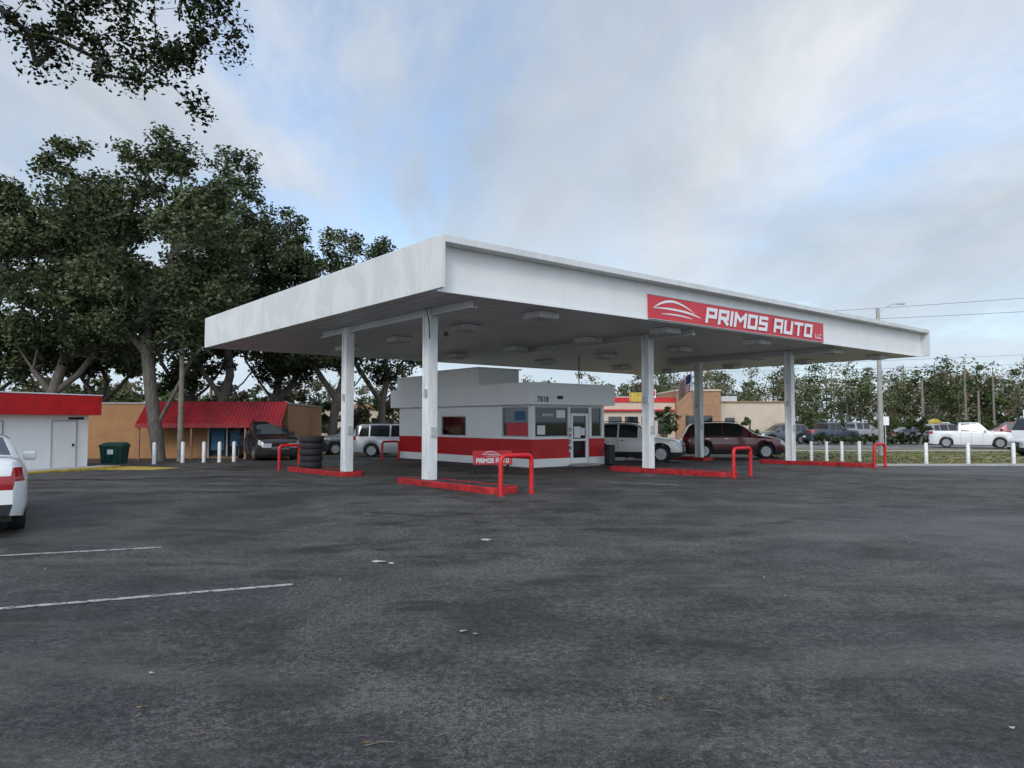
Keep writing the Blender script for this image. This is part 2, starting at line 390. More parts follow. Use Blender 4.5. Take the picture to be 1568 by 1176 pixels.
boxes('window_glass',gl,M['glass'],K); boxes('window_frames',frm,M['alu'],K)
boxes('door_leaf',[(2.06,.01,.1,2.17,.055,2.08),(2.91,.01,.1,3.02,.055,2.08),(2.17,.01,.1,2.91,.055,.3),(2.17,.01,1.98,2.91,.055,2.08),(2.17,.01,.98,2.91,.055,1.06)],M['kw'],K)
boxes('door_poster',[(2.25,.03,1.1,2.6,.05,1.55),(2.62,.03,1.2,2.85,.05,1.5)],M['signwhite'],K)
boxes('window_poster',[(.045,.3,1.2,.055,1.6,1.7)],M['signred'],K)
boxes('window_posters_small',[(.045,.5,1.8,.055,1.1,2.15)],M['teal'],K)
boxes('window_note',[(.3,.045,1.25,.7,.055,1.6),(1.3,.045,1.9,1.75,.055,2.2)],M['signwhite'],K)
boxes('open_sign',[(1.925,-.03,.55,1.995,-.004,1.6)],M['signwhite'],K)
boxes('interior_fitout',[(.5,1.2,.05,1.1,3.0,1.05),(1.5,3.5,.05,3.6,3.6,2.41),(2.9,1.0,.05,3.5,2.4,1.3),(.3,4.2,.05,.4,6.5,1.1)],M['interior'],K)
boxes('interior_ceiling',[(.12,.12,2.42,KU-.12,KV-.12,2.46)],M['interior'],K)
OV=.32
boxes('parapet_fascia',[(-OV,-OV,2.40,KU+OV,-OV+.1,3.2),(-OV,KV+OV-.1,2.40,KU+OV,KV+OV,3.2),(-OV,-OV+.1,2.40,-OV+.1,KV+OV-.1,3.2),(KU+OV-.1,-OV+.1,2.40,KU+OV,KV+OV-.1,3.2)],M['kw'],K,.01)
boxes('parapet_cap',[(-OV-.03,-OV-.03,3.2,KU+OV+.03,-OV+.13,3.24),(-OV-.03,-OV+.13,3.2,-OV+.13,KV+OV,3.24)],M['kw'],K)
boxes('roof',[(-OV+.1,-OV+.1,2.5,KU+OV-.1,KV+OV-.1,3.0)],M['kw'],K)
boxes('soffit',[(-OV+.1,-OV+.1,2.41,-.002,KV+OV-.1,2.46),(-.001,-OV+.1,2.41,KU+OV-.1,-.002,2.46)],M['kw'],K)
boxes('rooftop_unit',[(.0,3.4,3.0,2.2,6.9,3.98),(-.15,7.1,3.0,2.4,9.8,3.86),(-.08,3.3,3.982,2.3,7.0,4.03)],M['kw'],K,.02)
boxes('wall_lamp',[(1.0,-OV-.14,2.62,1.2,-OV-.002,2.74)],M['dark'],K,.02)
tube('antenna',[(3.0,.5,3.0),(3.0,.5,4.5)],.02,M['dark'],K)
def ftext(name,s,size,loc,rot,m,parent):
    c=bpy.data.curves.new(name,'FONT'); c.body=s; c.size=size; c.extrude=.004; c.offset=.004; c.materials.append(m); c.align_x='CENTER'
    o=bpy.data.objects.new(name,c); o.location=loc; o.rotation_euler=rot; return link(o,parent)
ftext('street_number','7818',.3,(.25,-OV-.01,2.5),(rad(90),0,0),M['dark'],K)
for i,ch in enumerate('OPEN'): ftext('open_letter_%d'%i,ch,.2,(1.96,-.04,1.36-.24*i),(rad(90),0,0),M['dark'],K)
ftext('window_text','NOTARY',.15,(.85,.045,1.95),(rad(90),0,0),M['signwhite'],K)
boxes('trash_can',[(3.62,-.62,0,3.95,-.3,.8)],M['dark'],K,.04)
# ------------------------------------------------------------------ vehicles
def interp(x,P):
    if x<=P[0][0]: return P[0][1]
    for (a,b),(c,d) in zip(P[:-1],P[1:]):
        if x<=c: 
            return b+(d-b)*(x-a)/(c-a) if c>a else d
    return P[-1][1]
def wheel(parent,x,y,r,side):
    w=.23
    prof=[(r*.62,-w/2),(r*.93,-w/2),(r,-w/2+.03),(r,w/2-.03),(r*.93,w/2),(r*.66,w/2),(r*.64,w/2-.03)]
    wr=bpy.data.objects.new('wheel',None); wr.location=(x,y,r); wr.rotation_euler=(0,0,0 if side>0 else math.pi); link(wr,parent)
    lathe('tire',prof,M['rubber'],wr,26,'y')
    lathe('rim_barrel',[(r*.64,w/2-.06),(r*.64,w/2-.02),(r*.6,w/2-.02),(r*.58,w/2-.05)],M['dark'],wr,26,'y')
    V=[];F=[]
    for k in range(5):
        a0=2*math.pi*k/5
        for (aa,bb) in ((-.32,-.10),(.10,.32)):
            n=len(V)
            for (rr,aw) in ((.10,.4),(.62,1)):
                for t in (aa,bb): V.append((r*rr*math.cos(a0+t*aw*1.0),w/2-.012,r*rr*math.sin(a0+t*aw)))
            F.append((n,n+1,n+3,n+2))
    mobj('rim_spokes',V,F,M['rim'],wr)
    lathe('rim_edge',[(r*.66,w/2-.02),(r*.66,w/2+.004),(r*.6,w/2+.004),(r*.6,w/2-.02)],M['rim'],wr,26,'y')
    lathe('hub',[(r*.14,w/2-.03),(r*.12,w/2)],M['rim'],wr,12,'y')
def car(name,loc,heading,L,Wd,prof,belt,col,wx,wr,sidewin,ws,rw,rails=False,lower=None,door=(),metal=0,bed=None):
    H=max(p[1] for p in prof)
    e=root(name,(loc[0],loc[1],G(loc[1])),rad(heading))
    pm=paint(name+'_paint',col,metal); mats=[pm,M['carglass'],M['dark'],M['headlight'],M['tail'],M['chrome']]
    xs=set(np.linspace(-.5,.5,41)); xs|={p[0] for p in prof}|set([t for a in sidewin for t in a])|set(ws)|set(rw)|{-.492,.492,-.47,.47,-.455,.45}
    for c in wx:
        for k in range(13): xs.add(c/L+ (wr+.07)/L*math.cos(math.pi*k/12))
    xs=sorted(x for x in xs if -.5<=x<=.5); q=[xs[0]]
    for x in xs[1:]:
        if x-q[-1]>.0015: q.append(x)
    xs=q; V=[];rings=[]
    for x in xs:
        X=x*L; t=max(0,(abs(x)-.40)/.10); w=Wd/2*(1-.20*t**2.6)
        zt=interp(x,prof); zb=.24+.06*t
        for c in wx:
            d=abs(X-c); R=wr+.07
            if d<R: zb=max(zb,wr+math.sqrt(R*R-d*d)*.98)
        zbel=min(belt+.05*(-x),zt-.035); zbel=max(zbel,zb+.08)
        zt2=max(zt,zbel+.03)
        gh=max(0,zt2-zbel-.05)/(H-belt); ins=.20*gh
        z1=zb+(zbel-zb)*.30; z2=zb+(zbel-zb)*.72
        if zb<.4: z1=.46; z2=zbel-.20
        half=[(w*.95,zb),(w*1.0,max(z1,zb+.01)),(w*.995,max(z2,zb+.03)),(w*.955,zbel),(w*.955-ins-.03,max(zt2-.06*min(1,gh*2+.3),zbel+.012)),(w*.955-ins-.13,zt2-.008),(w*.45,zt2+.012)]
        ring=[]
        for (y,z) in half: ring.append(len(V)); V.append((X,y,z))
        for (y,z) in half[::-1]: ring.append(len(V)); V.append((X,-y,z))
        rings.append(ring)
    F=[];fm=[];n=14
    for i in range(len(xs)-1):
        xm=(xs[i]+xs[i+1])/2
        for k in range(n-1):
            F.append((rings[i][k],rings[i+1][k],rings[i+1][k+1],rings[i][k+1])); kk=min(k,12-k); mm=0
            if kk==3 and any(a<xm<b for a,b in sidewin): mm=1
            if kk in (5,6) and (ws[0]<xm<ws[1] or rw[0]<xm<rw[1]): mm=1
            if kk==0 and lower: mm=2
            if kk==2 and xm<-.455: mm=4
            if kk==2 and xm>.45: mm=3
            fm.append(mm)
    for end,ring in ((0,rings[0]),(1,rings[-1])):
        for k in range(6):
            a,b=ring[k],ring[k+1]; c,d=ring[13-k-1],ring[13-k]
            A,B,Cc,D=[Vector(V[j]) for j in (a,b,c,d)]
            n0=len(V); V+= [A.lerp(D,.25),B.lerp(Cc,.25),A.lerp(D,.75),B.lerp(Cc,.75)]
            F+= [(a,b,n0+1,n0),(n0,n0+1,n0+3,n0+2),(n0+2,n0+3,c,d)]
            side=0;mid=0
            if k==2: side=4 if end==0 else 3; mid=0 if end==0 else 2
            if k==1 and end==1: mid=2
            if k==0: side=mid=2
            fm+=[side,mid,side]
    mobj('body',V,F,mats,e,fm,smooth=True,sharp=32)
    boxes('underbody',[(-L*.46,-Wd*.40,.2,L*.46,Wd*.40,.72)],M['dark'],e)
    for c in wx:
        for s in (1,-1): wheel(e,c,s*(Wd/2-.125),wr,s)
    det=[];
    for d in door:
        for s in (1,-1): det.append((d*L-.005,s*Wd*.5-.006 if s>0 else s*Wd*.5-.002,.32,d*L+.005,s*Wd*.5+.002 if s>0 else s*Wd*.5+.006,belt-.06))
    if det: boxes('door_seams',det,M['dark'],e)
    mx=ws[0]*L+ (ws[1]-ws[0])*L*.62
    boxes('mirrors',[(mx-.08,Wd*.5-.03,belt+.0,mx+.10,Wd*.5+.17,belt+.15),(mx-.08,-Wd*.5-.17,belt+.0,mx+.10,-Wd*.5+.03,belt+.15)],pm,e,.03)
    boxes('handles',[(d*L+.10,s*(Wd*.5)-.01,belt-.14,d*L+.28,s*(Wd*.5)+.022,belt-.11) for d in door[:-1] for s in (1,-1)],M['chrome'] if rails else pm,e)
    boxes('plates',[(-L/2-.012,-.16,.58,-L/2+.02,.16,.72)],M['signwhite'],e)
    boxes('grille_bars',[(L/2-.01,-.42,.56,L/2+.012,.42,.585),(L/2-.01,-.42,.64,L/2+.012,.42,.665)],M['chrome'],e)
    boxes('bumper_trim',[(-L/2-.02,-Wd*.3,.30,-L/2+.1,Wd*.3,.40),(L/2-.1,-Wd*.3,.30,L/2+.02,Wd*.3,.38)],M['dark'],e,.02)
    for s in (1,-1): lathe('exhaust',[(.045,-.04),(.045,.1)],M['chrome'],e,12,'x',(-L/2-.01,s*Wd*.30,.33))
    if rails:
        for s in (1,-1):
            y=s*(Wd*.5*.955-.33); tube('roof_rail',[(-L*.36,y,H-.03),(-L*.33,y,H+.05),(L*.02,y,H+.06),(L*.05,y,H-.0)],.02,M['dark'],e,6)
    if bed:
        boxes('cargo_bed',[(bed[0]*L,-Wd*.40,1.0,bed[1]*L,Wd*.40,1.12)],M['dark'],e)
    return e
SUV=[(-.5,1.00),(-.494,1.07),(-.485,1.14),(-.46,1.36),(-.43,1.56),(-.395,1.67),(-.30,1.725),(-.15,1.75),(-.02,1.745),(.06,1.70),(.11,1.58),(.17,1.36),(.235,1.14),(.30,1.09),(.40,1.03),(.46,.95),(.49,.87),(.5,.80)]
def suvprof(h): return [(a,b*h/1.75) for a,b in SUV]
SED=[(-.5,.90),(-.495,1.02),(-.485,1.09),(-.46,1.12),(-.37,1.13),(-.30,1.24),(-.19,1.42),(-.05,1.45),(.05,1.42),(.13,1.25),(.22,1.03),(.30,.98),(.42,.88),(.47,.80),(.495,.72),(.5,.68)]
VAN=[(-.5,1.04),(-.495,1.1),(-.49,1.18),(-.47,1.45),(-.45,1.66),(-.41,1.73),(-.2,1.76),(.05,1.74),(.14,1.66),(.25,1.3),(.33,1.06),(.40,.98),(.46,.88),(.49,.80),(.5,.74)]
PU=[(-.5,1.2),(-.497,1.24),(-.49,1.26),(-.16,1.26),(-.155,1.30),(-.145,1.80),(-.13,1.87),(.07,1.88),(.10,1.84),(.195,1.30),(.22,1.24),(.40,1.20),(.47,1.14),(.49,1.06),(.5,1.0)]
def suv(loc,hd,L,h,col,metal=0,name='parked_suv',Wd=1.9):
    return car(name,loc,hd,L,Wd,suvprof(h),h*.62,col,(-L*.29,L*.31),.37,[(-.41,-.30),(-.285,-.115),(-.10,.085)],(.065,.235),(-.482,-.43),rails=True,lower=True,door=(-.29,-.108,.10+.1),metal=metal)
def sedan(loc,hd,col,metal=0):
    return car('parked_car',loc,hd,4.75,1.84,SED,.96,col,(-1.42,1.42),.335,[(-.30,-.10),(-.085,.09)],(.05,.21),(-.36,-.2),door=(-.27,-.09,.15),metal=metal)
def pickup(loc,hd,col,metal=0):
    return car('parked_truck',loc,hd,5.4,2.0,PU,1.22,col,(-1.6,1.75),.39,[(-.12,-.01),(.005,.115)],(.10,.195),(-.154,-.146),door=(-.125,0,.13),bed=(-.48,-.17),metal=metal)
suv((5.6,33.7),-20,4.65,1.76,(.70,.70,.68))
suv((11.35,37.6),-8,5.05,1.82,(.10,.008,.013),.2,Wd=2.0)
car('parked_suv',(-12.3,36.2),-57,5.2,2.0,suvprof(1.9),1.2,(.02,.018,.016),(-1.55,1.65),.39,[(-.41,-.30),(-.285,-.115),(-.10,.085)],(.065,.235),(-.482,-.43),rails=True,door=(-.29,-.108,.2))
car('parked_minivan',(-6.1,39.6),4,5.0,1.98,VAN,1.08,(.50,.52,.54),(-1.45,1.55),.35,[(-.46,-.32),(-.305,-.10),(-.085,.09)],(.14,.30),(-.485,-.452),rails=True,door=(-.31,-.09,.14),metal=.2)
sedan((-9.0,43.2),10,(.03,.03,.035))
sedan((-9.12,11.95),125,(.76,.77,.78))
pickup((34.3,54.2),-28,(.68,.68,.68)); suv((30.6,40.5),175,4.7,1.7,(.66,.66,.66))
sedan((35.5,64),0,(.12,.13,.14),.4); pickup((28.0,64),20,(.04,.05,.07)); suv((44.0,64),160,4.9,1.9,(.30,.02,.02)); suv((23.8,64),190,4.7,1.75,(.05,.06,.08))
suv((40.2,67),10,4.7,1.75,(.3,.3,.31)); pickup((41.3,70),165,(.7,.7,.7)); sedan((49,70),10,(.05,.08,.18)); sedan((47.5,64.5),10,(.5,.5,.52),.3); pickup((33.5,70),5,(.25,.25,.26)); sedan((55,66),0,(.6,.6,.6))
bt=root('box_truck',(43.6,58.5,G(60)),rad(200))
boxes('cargo_box',[(-3.4,-1.15,.75,1.6,1.15,2.9)],M['signwhite'],bt,.05)
mobj('cab',[(1.65,-1.0,.5),(3.3,-1.0,.5),(3.3,1.0,.5),(1.65,1.0,.5),(1.65,-1.0,2.2),(2.5,-.95,2.2),(2.5,.95,2.2),(1.65,1.0,2.2),(3.2,-1.0,1.25),(3.2,1.0,1.25)],
 [(0,1,8,5,4),(3,7,6,9,2),(1,2,9,8),(8,9,6,5),(4,5,6,7),(0,4,7,3),(0,3,2,1)],[M['signwhite'],M['carglass']],bt,[0,0,0,1,0,0,0])
boxes('chassis',[(-3.3,-.9,.45,3.2,.9,.74)],M['dark'],bt); boxes('side_stripe',[(-3.2,-1.165,1.6,1.4,-1.152,1.8),(-3.2,1.152,1.6,1.4,1.165,1.8)],M['teal'],bt)
for x in (-2.2,2.5):
    for s in (1,-1): wheel(bt,x,s*.95,.42,s)
# ------------------------------------------------------------------ bollards
def bollard(x,y,h=.92):
    r=root('bollard',(x,y,G(y)))
    lathe('post',[(.075,0),(.075,h-.05),(.06,h-.015),(.02,h)],M['bollard'],r,12)
    lathe('collar',[(.10,-.01),(.10,.03)],M['concrete'],r,12)
for X,Y in ((-14.9,30.2),(-14.35,31.6),(-13.6,32.0),(-12.95,32.1),(-12.5,32.6),(13.7,33.2),(14.4,33.2),(15.1,33.2),(15.9,33.2),(16.9,29.6),(18.55,29.5),(20.4,29.5),(22.4,29.5),(24.5,29.5)):
    bollard(X,Y)
# ------------------------------------------------------------------ left service building
b1=root('service_building',(-15.75,26.9,G(27)),rad(68.5-90))
boxes('walls',[(-9,-18,-.1,0,0,1.98)],M['kw'],b1)
boxes('red_fascia',[(-9.2,-18.3,1.98,.32,.28,2.70)],M['red'],b1,.01)
boxes('roof_cap',[(-9.22,-18.32,2.702,.34,.30,2.74)],M['signwhite'],b1)
dd=[]
for y in (-.95,-3.6,-4.7,-7.5,-9.5):
    dd.append((.004,y-.45,.05,.03,y+.45,1.75))
boxes('doors',dd,M['white'],b1,.01)
boxes('door_frames',[(.002,y-.5+k*.96,.02,.045,y-.46+k*.96,1.80) for y in (-.95,-3.6,-4.7,-7.5,-9.5) for k in (0,1)]+[(.002,y-.46,1.76,.045,y+.46,1.80) for y in (-.95,-3.6,-4.7,-7.5,-9.5)],M['alu'],b1)
boxes('vents',[(.003,-.8,1.82,.03,-.2,1.9),(.003,-4.4,1.83,.03,-3.7,1.95)],M['dark'],b1)
boxes('door_handles',[(.03,y+.3,.85,.07,y+.36,.95) for y in (-.95,-3.6,-4.7)],M['dark'],b1)
boxes('walkway_kerb',[(.0,-18,-.1,.9,.6,.10)],M['concrete'],b1,.02)
boxes('yellow_kerb_edge',[(.903,-18,-.1,1.0,.6,.105)],M['yellow'],b1,.02)
mobj('painted_hatch',[(1.05,-.6,.01),(2.9,-.2,.01),(2.9,1.6,.01),(.2,1.6,.01)],[(0,1,2,3)],M['yellow'],b1)
# ------------------------------------------------------------------ store with red awning
b2=root('retail_store',(-21.5,36.5,G(36.5)),rad(4))
boxes('walls',[(-1,0,-.1,10.0,9,2.75)],M['tan'],b2)
boxes('parapet_cap',[(-1.05,-.05,2.75,10.05,9.05,2.83)],M['concrete'],b2)
V=[];F=[]
nr=42; x0,x1=3.0,10.0
for i in range(nr*2+1):
    x=x0+(x1-x0)*i/(nr*2); off=.05 if i%2 else 0
    V+=[(x,-.06-off*.3,2.86+off*.6),(x,-1.35-off*.5,1.75+off*.6),(x,-1.37-off*.5,1.55)]
for i in range(nr*2): F+=[(i*3,i*3+1,i*3+4,i*3+3),(i*3+1,i*3+2,i*3+5,i*3+4)]
mobj('red_metal_awning',V,F,M['awning'],b2)
boxes('awning_end',[(x0-.03,-1.35,1.56,x0,-.01,1.75),(x1,-1.35,1.56,x1+.03,-.01,1.75)],M['awning'],b2)
boxes('storefront_glass',[(6.1,-.05,.1,7.9,-.01,1.9)],M['carglass'],b2)
boxes('storefront_frame',[(6.02,-.09,.0,6.1,-.003,1.95),(6.95,-.09,.1,7.02,-.052,1.9),(7.9,-.09,.0,7.98,-.003,1.95)],M['alu'],b2)
boxes('window_posters',[(6.2,-.07,.4,6.85,-.053,1.5),(7.15,-.07,.6,7.8,-.053,1.4)],M['teal'],b2)
boxes('awning_posts',[(x,-1.3,-.1,x+.09,-1.21,1.75) for x in (3.1,5.6,8.2,9.8)],M['brown'],b2)
rb=root('trash_bin',(-17.1,31.2,G(31)),rad(5))
V=[];z=[(0,.40,.33),(.72,.46,.38)]
for (h,a,b) in z: V+=[(-a,-b,h),(a,-b,h),(a,b,h),(-a,b,h)]
mobj('tub',V,BF,M['greenbin'],rb)
boxes('rim',[(-.5,-.42,.72,.5,.42,.77)],M['greenbin'],rb,.01)
mobj('lid',[(-.49,-.41,.775),(.49,-.41,.775),(.49,.41,.775),(-.49,.41,.775),(-.40,-.2,.86),(.40,-.2,.86),(.40,.3,.90),(-.40,.3,.90)],BF,M['greenbin'],rb)
boxes('ribs',[(x,-.41,.1,x+.04,-.34,.7) for x in (-.3,-.02,.26)],M['greenbin'],rb)
boxes('label',[(-.12,-.425,.4,.12,-.412,.6)],M['signwhite'],rb)
# ------------------------------------------------------------------ restaurant and shops
b3=root('restaurant_building',(8.3,66,G(66)))
boxes('walls',[(0,0,0,6.6,12,3.7),(10.6,.6,0,17.6,12,3.7)],M['beige'],b3)
boxes('tower',[(6.6,-.6,0,10.6,8,4.7)],M['brown'],b3)
boxes('tower_trim',[(6.55,-.7,4.7,10.65,8.05,4.85)],M['beige'],b3)
boxes('red_band',[(-.05,-.08,3.7,6.55,.3,4.15),(-.05,-.3,2.9,6.5,-.002,3.05)],M['red'],b3)
boxes('brown_band',[(10.65,.45,3.7,17.65,12,3.82),(10.65,.5,0,17.65,.598,.7)],M['brown'],b3)
boxes('windows',[(.5+i*1.5,-.05,.8,1.7+i*1.5,-.003,2.4) for i in range(4)]+[(7.4,-.66,.1,9.8,-.603,2.5)]+[(11.3,.55,1.4,12.2,.597,2.3)],M['carglass'],b3)
boxes('wall_logo',[(2.4,-.14,3.75,4.2,-.085,4.6)],M['yellow'],b3)
boxes('rooftop_units',[(12,4,3.85,13.5,6,4.4),(2,5,3.7,4,7,4.4)],M['alu'],b3)
b4=root('shop_building',(-30,72,G(72)))
boxes('walls',[(0,0,0,26,10,3.2)],M['beige'],b4); boxes('roof_band',[(-.2,-.3,3.2,26.2,10.2,3.7)],M['brown'],b4)
boxes('windows',[(1+i*3,-.05,.8,3+i*3,-.003,2.3) for i in range(8)],M['carglass'],b4)
# ------------------------------------------------------------------ street furniture
def lampost(x,y,h):
    r=root('street_lamp',(x,y,G(y)))
    tube('pole',[(0,0,-.1),(0,0,h)],.1,M['concrete'],r,10,rs=[.16,.10])
    tube('arm',[(0,0,h-.35),(.35,-.05,h+.02),(.8,-.1,h+.22),(1.2,-.1,h+.26)],.035,M['alu'],r)
    boxes('head',[(1.1,-.2,h+.20,1.55,0,h+.30)],M['alu'],r,.03)
lampost(21.4,42.0,8.55)
def upole(x,y,h,arm=True):
    r=root('utility_pole',(x,y,G(y))); tube('pole',[(0,0,-.1),(0,0,h)],.1,M['wood'],r,8,rs=[.15,.1])
    if arm: boxes('crossarm',[(-.9,-.05,h-.5,.9,.05,h-.38)],M['wood'],r)
upole(-15.2,33.2,5.5,False); upole(56.5,90,9,False); upole(60,90,8,True); upole(37.5,66,5.8,False); upole(46.5,72,5,False)
upole(-25,60,7,True); upole(-20.5,70,7,True)
def wire(name,a,b,sag,r=.018):
    a,b=Vector(a),Vector(b); P=[]
    for i in range(25):
        t=i/24; p=a.lerp(b,t); p.z-=sag*4*t*(1-t); P.append(p)
    tube(name,P,r,M['wire'],None,5)
wire('power_line',(8,66,10.6),(75,50,13.6),.5,.015); wire('power_line',(8,66,10.2),(75,50,12.0),.6,.015)
wire('power_line',(20,90,8.6),(95,85,11.6),.6,.015); wire('power_line',(20,90,7.8),(95,85,10.0),.5,.015)
fr_=root('flag_pole',(11.5,45,G(45))); tube('pole',[(0,0,0),(-.35,0,5.3)],.035,M['alu'],fr_)
V=[];F=[];fm=[];nx,nz=12,13
for i in range(nx+1):
    for j in range(nz+1):
        s=i/nx;t=j/nz; V.append((-.32-.8*s-.05*t,.08*math.sin(s*9+t),4.95-1.1*t-.6*s+.05*math.sin(s*6)))
for i in range(nx):
    for j in range(nz):
        a=i*(nz+1)+j; F.append((a,a+nz+1,a+nz+2,a+1)); fm.append(2 if (i<5 and j<7) else (0 if j%2==0 else 1))
mobj('flag',V,F,[M['flagred'],M['signwhite'],M['blue']],fr_,fm)
rs_=root('restaurant_sign',(40.3,69,G(69))); tube('post',[(0,0,0),(0,0,1.1)],.1,M['alu'],rs_)
lathe('disc',[(.65,-.12),(.7,-.1),(.7,.1),(.65,.12)],M['yellow'],rs_,24,'y',(0,0,1.5)); boxes('sign_band',[(-.62,-.16,1.3,.62,-.13,1.7)],M['red'],rs_)
ps=root('pole_sign',(11.6,60,G(60))); tube('post',[(0,0,0),(0,0,5)],.09,M['alu'],ps); boxes('panel',[(-.35,-.1,3.9,.35,.1,4.6)],M['signwhite'],ps,.02); boxes('panel_face',[(-.28,-.13,4.1,.28,-.103,4.5)],M['red'],ps)
rs2=root('road_sign',(26,50.4,G(50))); tube('post',[(0,0,0),(0,0,2.3)],.03,M['alu'],rs2); boxes('plate',[(-.25,-.04,1.7,.25,-.02,2.3)],M['signwhite'],rs2)
# ------------------------------------------------------------------ trees
def leafmesh(name,cent,rads,per,size,m,parent,flat=.7,vert=0):
    cent=np.asarray(cent,float)
    c=np.repeat(cent,per,axis=0); r=np.repeat(np.asarray(rads,float),per)
    n=len(c); d=RNG.normal(size=(n,3)); d/=np.linalg.norm(d,axis=1)[:,None]; d*= (RNG.random(n)**.55)[:,None]
    d[:,2]*=flat; p=c+d*r[:,None]
    a=RNG.normal(size=(n,3)); a[:,2]*=.6; a/=np.linalg.norm(a,axis=1)[:,None]
    b=np.cross(a,RNG.normal(size=(n,3))); b/=np.linalg.norm(b,axis=1)[:,None]
    s=size*(.6+.8*RNG.random(n))[:,None]
    v=np.stack([p-a*s*.5,p+b*s*.28-a*s*.05,p+a*s*.5,p-b*s*.28-a*s*.05],axis=1).reshape(-1,3)
    me=bpy.data.meshes.new(name); me.vertices.add(4*n); me.vertices.foreach_set('co',v.ravel())
    me.loops.add(4*n); me.loops.foreach_set('vertex_index',np.arange(4*n,dtype=np.int32))
    me.polygons.add(n); me.polygons.foreach_set('loop_start',np.arange(0,4*n,4,dtype=np.int32))
    me.materials.append(m); me.update(); me.validate()
    return link(bpy.data.objects.new(name,me),parent)
def branches(name,trunks,clumps,parent,tip=.018,step=1.1,pw=.5,jit=.14):
    pos=[];par=[]
    for tr in trunks:
        prev=tr[0] if isinstance(tr[0],int) else -1
        pts=tr[1:] if isinstance(tr[0],int) else tr
        for p in pts: pos.append(np.array(p,float)); par.append(prev); prev=len(pos)-1
    top=pos[min(len(pos)-1,4)]
    order=sorted(range(len(clumps)),key=lambda i:np.linalg.norm(clumps[i]-top))
    for i in order:
        c=clumps[i]; P=np.array(pos[1:]); dv=c-P; dist=np.linalg.norm(dv,axis=1)+np.maximum(0,P[:,2]-c[2])*1.3
        j=int(np.argmin(dist))+1; a=pos[j]; k=max(1,int(np.linalg.norm(c-a)/step)); prev=j
        for q in range(1,k+1):
            t=q/k; pt=a+(c-a)*t+RNG.normal(size=3)*jit*(1 if q<k else 0); pt[2]+=.25*math.sin(math.pi*t)*np.linalg.norm(c-a)*.4
            pos.append(pt); par.append(prev); prev=len(pos)-1
    cnt=np.ones(len(pos))*.3
    for i in range(len(pos)-1,-1,-1):
        if par[i]>=0: cnt[par[i]]+=cnt[i]
    V=[];F=[]
    for i in range(len(pos)):
        if par[i]<0: continue
        a,b=Vector(pos[par[i]]),Vector(pos[i]); d=(b-a)
        if d.length<1e-4: continue
        d.normalize(); x=d.orthogonal().normalized(); y=d.cross(x); ra=tip*cnt[par[i]]**pw; rb=tip*cnt[i]**pw; ra=min(ra,rb*1.35)
        n=len(V); s=7
        for (p,r) in ((a,ra),(b+d*rb*.3,rb)):
            for k in range(s):
                t=2*math.pi*k/s; V.append(p+x*math.cos(t)*r+y*math.sin(t)*r)
        for k in range(s): F.append((n+k,n+(k+1)%s,n+s+(k+1)%s,n+s+k))
    mobj(name,V,F,M['bark'],parent,smooth=True)
def oak(base,h,rx,zlow,seed,lobes=12,per=150,trunks=None,off=(0,0),name='oak_tree',lsize=.21,fork=3.2,lr=(1.1,2.1),kk=15):
    global RNG; RNG=np.random.default_rng(seed)
    r=root(name,(base[0],base[1],G(base[1]))); cl=[]
    cz=(h+zlow)/2; hz=(h-zlow)/2; ctr=[]
    for i in range(lobes):
        for _ in range(80):
            d=RNG.normal(size=3); d/=np.linalg.norm(d); q=RNG.random()**.4
            lrad=RNG.uniform(*lr)
            if i==0: d=np.array([.05,0,1.0]); q=1
            p=np.array([off[0]+d[0]*(rx-lrad*.5)*q,off[1]+d[1]*(rx-lrad*.5)*q,cz+d[2]*(hz-lrad*.7)*q])
            if all(np.linalg.norm(p-c)>lr[0]*1.35 for c in ctr): break
        ctr.append(p)
        for k in range(kk):
            d=RNG.normal(size=3); d/=np.linalg.norm(d); cl.append(p+d*np.array([1,1,.7])*lrad*(.40+.65*RNG.random()))
    cl=[c for c in cl if c[2]>zlow*.75]
    if trunks is None:
        lx=RNG.uniform(-.5,.5)
        trunks=[[(0,0,-.2),(lx*.2,0,1.2),(lx*.6,0,fork*.8),(lx,0,fork),(lx+.3,.2,fork+1.4),(lx+.2,.1,fork+3),(off[0]*.5+lx,.2,fork+4.8)],
                [3,(lx-.8,-.3,fork+1.2),(lx-1.7,-.4,fork+2.6),(lx-2.2,-.2,fork+4.3)],[3,(lx+1.0,.4,fork+1.0),(lx+2.0,.5,fork+2.4),(lx+2.6,.3,fork+4.0)]]
    branches('trunk_and_limbs',trunks,cl,r,tip=.028)
    leafmesh('foliage',cl,RNG.uniform(.4,.95,len(cl)),per,lsize,M['leaf'],r,flat=.75)
oak((-16.3,33.6),15.4,4.9,4.2,11,25,110,trunks=[[(0,0,-.2),(-.25,0,1.5),(-.5,0,3.2),(-.75,.1,5),(-1.0,.1,7),(-1.1,.2,9)],
    [1,(.5,.0,3.0),(1.25,.1,4.6),(1.9,.2,6.4),(2.4,.1,8.2)],[3,(-2.0,.2,6.4),(-2.8,.2,7.8)]])
oak((-23.0,36.0),16.2,4.9,3.0,12,26,110)
oak((-28.0,39.0),15.2,5.4,2.6,13,24,105)
oak((-17.0,42.0),17.9,4.8,4.0,14,23,105,off=(.3,0))
oak((-14.9,45.5),15.6,4.8,3.6,15,22,105)
oak((-10.9,43.5),13.6,4.2,4.0,16,21,110,off=(.2,0))
oak((-8.6,48.0),14.0,3.9,4.0,17,17,105)
oak((-21.0,48),14.0,5.2,2.6,18,15,80,lsize=.28)
oak((-27.5,48),13.5,5.2,2.6,19,15,80,lsize=.28)
RNG=np.random.default_rng(5)
nr_=root('oak_tree',(-11.2,8.2,0))
inn=[]
